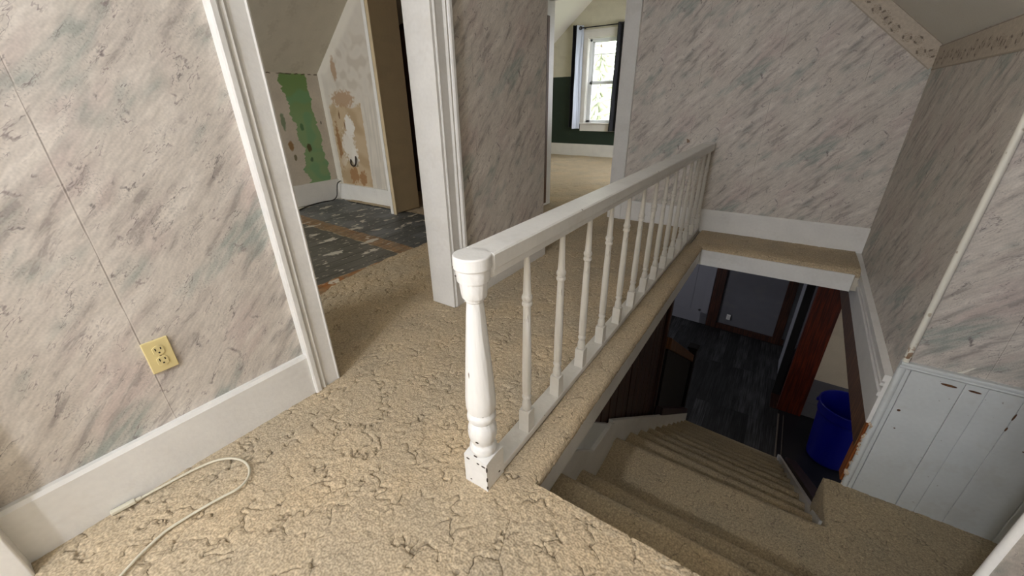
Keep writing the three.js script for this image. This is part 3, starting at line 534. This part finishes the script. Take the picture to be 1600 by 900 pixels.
    mixc(c, [190, 184, 172], 0.7 * sm(-4.42, -4.38, x) * (1 - sm(1.1, 1.3, y)) * sm(-0.2, 0.4, A(x * 30 + 40, y * 2 + 40, 512, 64)));
    // smoothed joint up the corner and along the slope
    mixc(c, [224, 219, 206], 0.8 * (1 - sm(0.05, 0.10, x + 5.18)));
    const dSl = Math.abs((y - 1.53) - (x + 5.18) * 0.814) * 0.775; mixc(c, [226, 220, 206], 0.75 * (1 - sm(0.08, 0.16, dSl)) * sm(1.5, 1.55, y));
    bl(-4.83, 1.56, 0.05, 0.13, [168, 140, 112], 0.85, 0.2);
  });
  brownMap.wrapS = brownMap.wrapT = THREE.ClampToEdgeWrapping;
  const bw = new THREE.BoxGeometry(1.55, 2.5, 0.1); bw.translate(-4.525, 1.25, -3.39); { const p = bw.attributes.position, uv = bw.attributes.uv; for (let i = 0; i < p.count; i++) uv.setXY(i, (p.getX(i) + 5.3) / 1.6, p.getY(i) / 2.5); }
  struct('wall_gable_side', bw, std({ map: brownMap, roughness: 0.8 }));
  struct('baseboard_knee', bx(-5.18, -5.155, -0.03, 0.245, -3.34, 2.6), white);
  struct('baseboard_gable_side', bx(-5.18, -3.84, -0.03, 0.19, -3.34, -3.315), white);
  // boxed partition end at the closet, with its edge strips
  const pt = struct('partition', bx(-3.822, -3.735, 0.0, 2.45, -3.46, -3.10), creamTrim);
  mesh('edge_strip', rbx(-3.832, -3.785, -0.02, 2.45, -3.108, -3.085, 0.004), white, pt); mesh('edge_strip', rbx(-3.780, -3.733, -0.02, 2.45, -3.108, -3.085, 0.004), creamTrim, pt);
  struct('partition', merge(bx(-2.42, -1.737, -0.05, 2.45, -0.62, -0.54)), plaster);      // unseen partition, added to cast the shadow on the doorway floor
  struct('wall_closet', merge(bx(-5.2, -2.62, -0.05, 2.6, -4.29, -4.2), bx(-5.28, -5.2, -0.05, 2.6, -4.29, -3.44)), closetM);
  mesh('hanging_rail', rbx(-5.2, -2.62, 2.03, 2.09, -4.2, -4.178, 0.003), std({ color: 0x3a2018, roughness: 0.5 }), scene.getObjectByName('wall_closet'));
  struct('baseboard_closet', bx(-5.2, -2.62, -0.05, 0.19, -4.2, -4.18), closetM);
  // stub of wire out of the stripped patch, and the cable from the corner
  const tube = (pts, r, n = 40) => new THREE.TubeGeometry(new THREE.CatmullRomCurve3(pts.map((p) => new THREE.Vector3(...p))), n, r, 8);
  tag(mesh('wire_stub', tube([[-4.80, 0.52, -3.338], [-4.75, 0.47, -3.30], [-4.68, 0.452, -3.29], [-4.655, 0.48, -3.30], [-4.665, 0.54, -3.32], [-4.685, 0.565, -3.338]], 0.010), std({ color: 0x2c2018, roughness: 0.6 })), 'dark loop of wire sticking out of the stripped brown wall patch', 'wire');
  tag(mesh('coaxial_cable', tube([[-5.085, 0.225, -3.318], [-5.09, 0.20, -3.27], [-5.10, 0.12, -3.25], [-5.12, 0.03, -3.24], [-5.11, -0.010, -3.18], [-5.12, -0.012, -3.0], [-5.08, -0.012, -2.8], [-4.97, -0.012, -2.60], [-4.85, -0.012, -2.40]], 0.0075, 70), std({ color: 0x3a3833, roughness: 0.5 })), 'thin dark cable running from wall corner over the grey plank floor', 'cable');
}

// ------------------------------------------------------------------ bedroom
{
  const zB = -9.13;
  const w = struct('wall_bedroom_far', merge(bx(-6.2, -4.126, 1.68, 3.2, zB - 0.15, zB), bx(-3.28, -1.0, 1.68, 3.2, zB - 0.15, zB), bx(-4.126, -3.28, 2.39, 3.2, zB - 0.15, zB)), creamWall);
  mesh('painted_dado', merge(bx(-6.2, -4.126, 0, 1.68, zB - 0.15, zB + 0.001), bx(-3.28, -1.0, 0, 1.68, zB - 0.15, zB + 0.001), bx(-4.126, -3.28, 0, 0.70, zB - 0.15, zB + 0.001)), darkGreen, w);
  struct('baseboard_bedroom', bx(-6.2, -1.0, 0, 0.262, zB, zB + 0.025), white);
  struct('wall_bedroom_left', merge(bx(-6.3, -6.2, 0, 1.35, -9.2, -4.3)), creamWall);
  struct('wall_bedroom_right', merge(bx(-1.0, -0.88, 0, 3.2, -6.5, -4.37), bx(-1.0, -0.88, 0, 3.2, -9.2, -7.9), bx(-1.0, -0.88, 0, 0.85, -7.9, -6.5), bx(-1.0, -0.88, 2.35, 3.2, -7.9, -6.5)), creamWall);  // opening added out of view for the bedroom side light
  const win = struct('window_1', merge(rbx(-4.226, -4.12, 0.70, 2.42, zB, zB + 0.022, 0.003), rbx(-3.286, -3.18, 0.70, 2.42, zB, zB + 0.022, 0.003), rbx(-4.24, -3.166, 2.39, 2.50, zB, zB + 0.024, 0.003), rbx(-4.26, -3.146, 2.50, 2.535, zB, zB + 0.045, 0.004)), white);
  mesh('reveal', merge(bx(-4.126, -4.11, 0.70, 2.39, zB - 0.15, zB), bx(-3.296, -3.28, 0.70, 2.39, zB - 0.15, zB), bx(-4.126, -3.28, 2.375, 2.39, zB - 0.15, zB)), white, win);
  mesh('sill', rbx(-4.25, -3.156, 0.70, 0.728, zB - 0.15, zB + 0.05, 0.004), white, win);
  mesh('apron', rbx(-4.21, -3.196, 0.55, 0.70, zB, zB + 0.02, 0.003), white, win);
  const vinyl = std({ color: 0xe9edf0, roughness: 0.35 }), za = zB - 0.11;
  const fr = (x0, x1, y0, y1, t, z) => merge(rbx(x0, x0 + t, y0, y1, z, z + 0.035, 0.003), rbx(x1 - t, x1, y0, y1, z, z + 0.035, 0.003), rbx(x0, x1, y0, y0 + t, z, z + 0.035, 0.003), rbx(x0, x1, y1 - t, y1, z, z + 0.035, 0.003));
  mesh('sash', fr(-4.06, -3.34, 1.52, 2.36, 0.055, za - 0.02), vinyl, win); mesh('sash', fr(-4.06, -3.34, 0.73, 1.56, 0.055, za + 0.02), vinyl, win);
  mesh('window_frame', fr(-4.11, -3.296, 0.728, 2.375, 0.05, za), vinyl, win);
  mesh('glazing_bar', bx(-4.02, -3.38, 2.075, 2.09, za - 0.012, za), vinyl, win);
  const glass = new THREE.MeshPhysicalMaterial({ color: 0xffffff, transmission: 1, thickness: 0, roughness: 0, ior: 1.45, specularIntensity: 0.3 });
  mesh('pane', bx(-4.01, -3.39, 1.57, 2.31, za - 0.006, za - 0.003), glass, win); mesh('pane', bx(-4.01, -3.39, 0.78, 1.51, za + 0.034, za + 0.037), glass, win);
  // curtains
  const sheet = (x0, x1, y0, y1, zc, amp, waves, taper, ph) => {
    const g = new THREE.PlaneGeometry(1, 1, 60, 24), p = g.attributes.position;
    for (let i = 0; i < p.count; i++) { const u = p.getX(i) + 0.5, v = p.getY(i) + 0.5; const w = 1 + taper * (1 - v); p.setXYZ(i, x0 + (x1 - x0) * (0.5 + (u - 0.5) * w), y0 + (y1 - y0) * v, zc + amp * Math.sin(u * waves * 6.283 + ph) + 0.012 * NZ(u * 5 + 20, v * 4 + 20, 64, 64)); }
    g.computeVertexNormals(); return g;
  };
  const fab = (c, r = 0.7) => new THREE.MeshPhysicalMaterial({ color: c, roughness: r, sheen: 0.3, sheenRoughness: 0.4, sheenColor: new THREE.Color(0.4, 0.42, 0.5), side: THREE.DoubleSide });
  const c1 = tag(group('curtain', [-4.35, 0.6, zB + 0.08]), 'dark blue grommet curtain with pale satin fold, hanging where the sloped ceiling ends', 'curtain');
  const off = (g, o) => { g.translate(-o[0], -o[1], -o[2]); return g; };
  mesh('fabric', off(sheet(-4.45, -4.31, 0.63, 2.63, zB + 0.09, 0.03, 2.2, 0.1, 0.4), [-4.35, 0.6, zB + 0.08]), fab(0x23242e), c1);
  { const g = sheet(-4.325, -4.225, 0.60, 2.62, 0, 0.012, 1.2, 0.2, 1.2), q = g.attributes.position; for (let i = 0; i < q.count; i++) q.setZ(i, q.getZ(i) + zB + 0.16 - (q.getX(i) + 4.325) * 1.25); g.computeVertexNormals(); mesh('satin_fold', off(g, [-4.35, 0.6, zB + 0.08]), fab(0xc4ccdc, 0.4), c1); }
  const gr = new THREE.TorusGeometry(0.028, 0.008, 10, 24); gr.translate(-4.262 + 4.35, 2.565 - 0.6, 0.045); mesh('grommet', gr, std({ color: 0x222222, roughness: 0.4 }), c1);
  const c2 = tag(group('curtain', [-3.38, 0.55, zB + 0.08]), 'near black curtain half hidden behind the far doorway casing', 'curtain');
  mesh('fabric', off(sheet(-3.46, -3.16, 0.56, 2.60, zB + 0.09, 0.03, 2.6, 0.2, 0.1), [-3.38, 0.55, zB + 0.08]), fab(0x1c1d24), c2);
  const rod = tag(group('curtain_rod', [-3.76, 2.57, zB + 0.09]), 'thin dark curtain rod above the bedroom window', 'rod');
  const rg = new THREE.CylinderGeometry(0.011, 0.011, 1.0, 14); rg.rotateZ(Math.PI / 2); mesh('pole', rg, std({ color: 0x2a2a2c, metalness: 0.6, roughness: 0.4 }), rod);
  for (const s of [-1, 1]) { mesh('bracket', bx(s * 0.44 - 0.01, s * 0.44 + 0.01, -0.012, 0.012, -0.09, 0.0), std({ color: 0x2a2a2c, roughness: 0.4 }), rod); const f = new THREE.SphereGeometry(0.02, 14, 10); f.translate(s * 0.51, 0, 0); mesh('finial', f, std({ color: 0x2a2a2c, roughness: 0.4 }), rod); }
  // trees beyond the window, lawn far below
  struct('ground', bx(-30, 12, -3.4, -3.06, -45, -9.6), std({ color: 0x7d8a58, roughness: 1 }));
  const needle = std({ color: 0xc4c8b4, roughness: 0.9, side: THREE.DoubleSide }), bark = std({ color: 0x5a4a3a, roughness: 0.9 });
  const tree = (x, z, h, R, seed, label) => {
    const r = rng(seed), t = tag(group('spruce_tree', [x, -3.06, z]), label, 'tree'), gs = [];
    const trunk = new THREE.CylinderGeometry(0.03, 0.2, h, 10); trunk.translate(0, h / 2, 0); mesh('trunk', trunk, bark, t);
    for (let i = 0; i < 420; i++) {
      const f = Math.pow(r(), 0.8), y = h * (0.08 + 0.9 * f), len = R * (1 - f) * (0.55 + 0.5 * r()) + 0.15, a = r() * 6.283, w = 0.10 + 0.24 * len * 0.5;
      const g = new THREE.ConeGeometry(w, len, 5, 3); g.scale(1, 1, 0.35); g.translate(0, len / 2, 0); g.rotateZ(-(1.75 + 0.25 * r())); g.rotateY(a); g.translate(0, y, 0); gs.push(g);
    }
    const fo = mesh('foliage', merge(gs.map((g) => wuv(g))), needle, t);
  };
  tree(-6.4, -19, 11.5, 2.6, 1, 'tall pale spruce filling the bedroom window view');
  tree(-9.6, -23, 10.5, 2.5, 2, 'spruce standing farther off beyond the bedroom window'); tree(-6.0, -26, 13, 3.0, 3, 'tallest spruce at the back of the garden');
}

// ------------------------------------------------------------------ windows behind the camera and beside the unfinished room
for (const [n, x0, x1, y0, y1] of [['window_2', -1.05, -0.45, 0.8, 2.05], ['window_3', -3.9, -2.9, 0.7, 2.1]]) {
  const w = struct(n, merge(bx(x0 - 0.1, x0, y0 - 0.1, y1 + 0.1, 2.58, 2.6), bx(x1, x1 + 0.1, y0 - 0.1, y1 + 0.1, 2.58, 2.6), bx(x0, x1, y1, y1 + 0.1, 2.58, 2.6), bx(x0, x1, y0 - 0.1, y0, 2.56, 2.6)), white);
  mesh('sash', merge(bx(x0, x1, (y0 + y1) / 2 - 0.02, (y0 + y1) / 2 + 0.02, 2.66, 2.7), bx(x0, x0 + 0.04, y0, y1, 2.66, 2.7), bx(x1 - 0.04, x1, y0, y1, 2.66, 2.7), bx(x0, x1, y0, y0 + 0.04, 2.66, 2.7), bx(x0, x1, y1 - 0.04, y1, 2.66, 2.7)), white, w);
}

// ------------------------------------------------------------------ ceiling lamp over the landing
{
  const l = tag(group('pendant_lamp', [LAMP[0], 2.45, LAMP[2]]), 'glowing opal globe lamp on a short stem under the ceiling', 'lamp');
  const bp = new THREE.CylinderGeometry(0.06, 0.065, 0.025, 32); bp.translate(0, -0.0125, 0); mesh('ceiling_rose', bp, white, l);
  const st = new THREE.CylinderGeometry(0.008, 0.008, 0.22, 12); st.translate(0, -0.13, 0); mesh('stem', st, white, l);
  const gb = new THREE.SphereGeometry(0.12, 32, 20); gb.translate(0, -0.35, 0); mesh('globe', gb, std({ color: 0xffffff, emissive: new THREE.Color(0.95, 0.98, 1), emissiveIntensity: 3, roughness: 0.4 }), l);
  const p = new THREE.PointLight(0xeef2ff, 11, 0, 2); p.position.set(...LAMP); p.castShadow = true; p.shadow.radius = 3; scene.add(p);
}

// ------------------------------------------------------------------ small things on the landing
function outlet(name, color, label, parentPos, rotY) {
  const o = tag(group(name, parentPos), label, 'outlet'); o.rotation.y = rotY;
  const pm = std({ color, roughness: 0.35 }), dk = std({ color: 0x1c1612, roughness: 0.6 });
  const g = new RoundedBoxGeometry(0.07, 0.114, 0.008, 3, 0.003); g.translate(0, 0, 0.004); mesh('cover_plate', g, pm, o);
  for (const s of [1, -1]) {
    const sh = new THREE.Shape(); sh.absarc(0, 0, 0.0168, 0.62, Math.PI - 0.62); sh.absarc(0, 0, 0.0168, Math.PI + 0.62, 2 * Math.PI - 0.62); sh.closePath();
    const rg = new THREE.ExtrudeGeometry(sh, { depth: 0.0025, bevelEnabled: true, bevelThickness: 0.0008, bevelSize: 0.0008, bevelSegments: 2, curveSegments: 14 }); rg.translate(0, s * 0.0195, 0.0075);
    const rc = mesh('receptacle', rg, pm, o);
    mesh('slot', bx(-0.0085, -0.0055, s * 0.0195 + 0.001, s * 0.0195 + 0.0105, 0.0105, 0.0114), dk, rc); mesh('slot', bx(0.0055, 0.0085, s * 0.0195 + 0.002, s * 0.0195 + 0.0095, 0.0105, 0.0114), dk, rc);
    const h = new THREE.CylinderGeometry(0.0028, 0.0028, 0.001, 14); h.rotateX(Math.PI / 2); h.translate(0, s * 0.0195 - 0.0075, 0.011); mesh('ground_hole', h, dk, rc);
  }
  const sc = new THREE.CylinderGeometry(0.003, 0.003, 0.0016, 14); sc.rotateX(Math.PI / 2); sc.translate(0, 0, 0.0085); mesh('screw', sc, std({ color: 0x8a7c5a, metalness: 0.5, roughness: 0.4 }), o);
  return o;
}
outlet('electrical_outlet', 0xd9c890, 'ivory duplex outlet on the marbled wallpaper above the baseboard', [-1.57, 0.446, -0.252], Math.PI / 2);
{
  const c = tag(group('extension_cable', [0, 0, 0]), 'off-white cable looping over the beige carpet by the baseboard', 'cable');
  const pts = [[-1.528, 0.012, -0.030], [-1.520, 0.012, -0.11], [-1.505, 0.013, -0.20], [-1.480, 0.013, -0.262], [-1.43, 0.013, -0.30], [-1.367, 0.014, -0.309], [-1.309, 0.016, -0.285], [-1.288, 0.017, -0.246], [-1.297, 0.017, -0.20], [-1.308, 0.016, -0.149], [-1.317, 0.013, -0.10], [-1.320, 0.012, -0.052], [-1.310, 0.012, -0.016], [-1.298, 0.012, 0.017], [-1.276, 0.012, 0.059], [-1.24, 0.012, 0.13], [-1.2, 0.012, 0.3]].map((p) => new THREE.Vector3(...p));
  const cv = new THREE.CatmullRomCurve3(pts), g = new THREE.TubeGeometry(cv, 140, 0.0042, 8);
  const cm = std({ color: 0xcfc9b4, roughness: 0.45 });
  mesh('cord', g, cm, c);
  const pl = new RoundedBoxGeometry(0.017, 0.014, 0.062, 2, 0.004); pl.rotateY(-0.12); pl.translate(-1.531, 0.014, -0.006); mesh('plug', pl, cm, c);
  const st = new RoundedBoxGeometry(0.011, 0.010, 0.02, 2, 0.003); st.translate(-1.527, 0.013, -0.042); mesh('strain_relief', st, cm, c);
}

// ------------------------------------------------------------------ the lower storey
{
  const Y = -3.04, N = makeNoise(301);
  const vin = []; for (let k = 0; k < 4; k++) { const a = [30, 42, 36, 56][k]; vin.push(std({ map: tex(256, 1024, (u, v, c) => { const g = N(u * 14 + k * 40, v * 3, 256, 3) + 0.5 * N(u * 40 + k * 9, v * 10, 256, 10) + 0.6 * N(u * 3 + k * 5, v * 4, 256, 4); const q = a * (1 + 0.55 * g); c[0] = q; c[1] = q * 1.01; c[2] = q * 1.03; }, true, [0.18, 1.2]), roughness: 0.62 })); }
  const fl = struct('floor_lower', merge(bx(-2.6, 0.735, Y - 0.1, Y - 0.008, -8.3, -1.0)), blackWood);
  const r = rng(66);
  for (let i = 0; i < 13; i++) { let z = -8.12 + 0.35 * r(); const x0 = -1.62 + 0.18 * i; mesh('plank', rbx(x0 + 0.001, x0 + 0.179, Y - 0.008, Y, -8.13, z, 0.001, 1), vin[Math.floor(r() * 4)], fl); while (z < -4.6) { const z2 = Math.min(-4.5, z + 1.2); mesh('plank', rbx(x0 + 0.001, x0 + 0.179, Y - 0.008, Y, z + 0.001, z2 - 0.001, 0.001, 1), vin[Math.floor(r() * 4)], fl); z = z2; } }
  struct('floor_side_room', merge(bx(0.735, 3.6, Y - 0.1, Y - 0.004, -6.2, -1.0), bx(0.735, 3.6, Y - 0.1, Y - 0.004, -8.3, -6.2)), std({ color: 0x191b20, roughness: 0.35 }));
  struct('trim_9', merge(rbx(0.712, 0.732, Y, Y + 0.006, -5.9, -4.9, 0.002), rbx(0.782, 0.790, Y, Y + 0.004, -5.9, -4.9, 0.001)), std({ color: 0x6a6258, roughness: 0.5 }));
  // end wall of the lower hall, turned a little like the flight
  const turn = (g) => { g.translate(0, 0, 8.08); g.rotateY(-2.8 * D2R); g.translate(0, 0, -8.08); return g; };
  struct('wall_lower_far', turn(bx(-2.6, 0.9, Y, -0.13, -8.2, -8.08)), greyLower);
  struct('baseboard_lower', turn(merge(rbx(-0.52, 0.69, Y, Y + 0.12, -8.08, -8.045, 0.004))), darkWood);
  struct('trim_10', turn(merge(rbx(-0.66, -0.48, Y, -0.3, -8.08, -8.03, 0.005))), darkWood);
  struct('trim_11', turn(merge(rbx(0.50, 0.645, Y, -0.3, -8.08, -8.03, 0.005))), darkWood);
  const dr = tag(group('panel_door', [0, 0, 0]), 'pale grey door beside the dark upright frame in the lower hall', 'door');
  mesh('door_slab', turn(merge(rbx(-1.42, -0.67, Y + 0.01, Y + 2.05, -8.075, -8.045, 0.003))), std({ color: 0x84848a, roughness: 0.5 }), dr);
  mesh('rail', turn(rbx(-1.42, -0.67, Y + 0.01, Y + 0.26, -8.046, -8.038, 0.002)), std({ color: 0x84848a, roughness: 0.5 }), dr); mesh('stile', turn(rbx(-0.80, -0.67, Y + 0.01, Y + 2.05, -8.046, -8.038, 0.002)), std({ color: 0x84848a, roughness: 0.5 }), dr); mesh('stile', turn(rbx(-1.12, -1.0, Y + 0.26, Y + 2.05, -8.046, -8.038, 0.002)), std({ color: 0x84848a, roughness: 0.5 }), dr);
  const kg = new THREE.SphereGeometry(0.022, 14, 10); kg.translate(-0.83, Y + 0.31, -8.02); mesh('door_stop', turn(kg), std({ color: 0x3a3634, roughness: 0.4 }), dr);
  outlet('electrical_outlet', 0xe8e6e0, 'small white outlet on the grey lower hall wall', [-0.29, -2.74, -8.068], -2.8 * D2R);
  // doorway into the side room: white door edge-on, black jamb, red-brown post
  const d2 = tag(group('white_door', [0, 0, 0]), 'narrow white door edge beside the black jamb downstairs', 'door');
  mesh('door_slab', rbx(0.655, 0.695, Y + 0.015, Y + 2.4, -7.4, -6.64, 0.003), std({ color: 0x9a9ca2, roughness: 0.45 }), d2); mesh('hinge', bx(0.648, 0.656, -1.55, -1.45, -6.70, -6.655), std({ color: 0x888888, metalness: 0.6, roughness: 0.4 }), d2);
  struct('trim_12', rbx(0.605, 0.70, Y, -0.3, -6.42, -6.36, 0.004), blackWood);
  struct('trim_13', rbx(0.60, 0.72, Y, Y + 0.02, -6.36, -6.0, 0.004), darkWood);
  struct('trim_14', rbx(0.690, 0.985, Y, -0.3, -6.09, -6.0, 0.005), redWood);
  const sr = struct('wall_side_room', bx(0.985, 3.6, -2.40, -0.3, -6.15, -6.06), beigeWall);
  mesh('painted_dado', bx(0.985, 3.6, Y, -2.40, -6.15, -6.055), greyLower, sr); mesh('rail_line', bx(0.985, 3.6, -2.82, -2.80, -6.06, -6.048), greyLower, sr);
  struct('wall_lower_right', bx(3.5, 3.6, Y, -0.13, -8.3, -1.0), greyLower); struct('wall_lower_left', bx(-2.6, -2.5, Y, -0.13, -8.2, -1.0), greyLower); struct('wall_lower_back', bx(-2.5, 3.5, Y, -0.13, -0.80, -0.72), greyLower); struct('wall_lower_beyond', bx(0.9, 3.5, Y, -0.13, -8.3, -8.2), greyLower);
  struct('ceiling_lower', merge(bx(-2.7, -0.61, -0.17, -0.135, -8.4, -0.7), bx(-0.61, 0.80, -0.17, -0.155, -8.4, -3.73), bx(0.70, 0.80, -0.45, -0.135, -8.4, -4.2), bx(0.70, 3.7, -0.45, -0.32, -8.4, -2.4)), plaster);
  struct('ceiling_below_alcove', bx(0.78, 3.7, -1.05, -0.9, -2.4, -0.7), plaster);
  // blue bin
  const b = tag(group('trash_bin', [1.285, Y, -5.33]), 'tall round bright blue plastic bin standing in the dark side room', 'bin');
  const bm = std({ color: 0x060e78, roughness: 0.35 });
  const prof = [[0, 0.004], [0.21, 0.0], [0.228, 0.012], [0.235, 0.05], [0.268, 0.60], [0.272, 0.70], [0.285, 0.70], [0.290, 0.715], [0.287, 0.74], [0.294, 0.82], [0.302, 0.825], [0.304, 0.842], [0.296, 0.85], [0.286, 0.842], [0.262, 0.60], [0.226, 0.03], [0, 0.02]];
  mesh('body', new THREE.LatheGeometry(prof.map(([x, y]) => new THREE.Vector2(x, y)), 56), bm, b);
  for (const s of [0, Math.PI]) { const h = new RoundedBoxGeometry(0.03, 0.05, 0.14, 2, 0.008); h.translate(0.30, 0.755, 0); h.rotateY(s + 2.6); mesh('handle', h, bm, b); }
}

renderer.render(scene, camera);
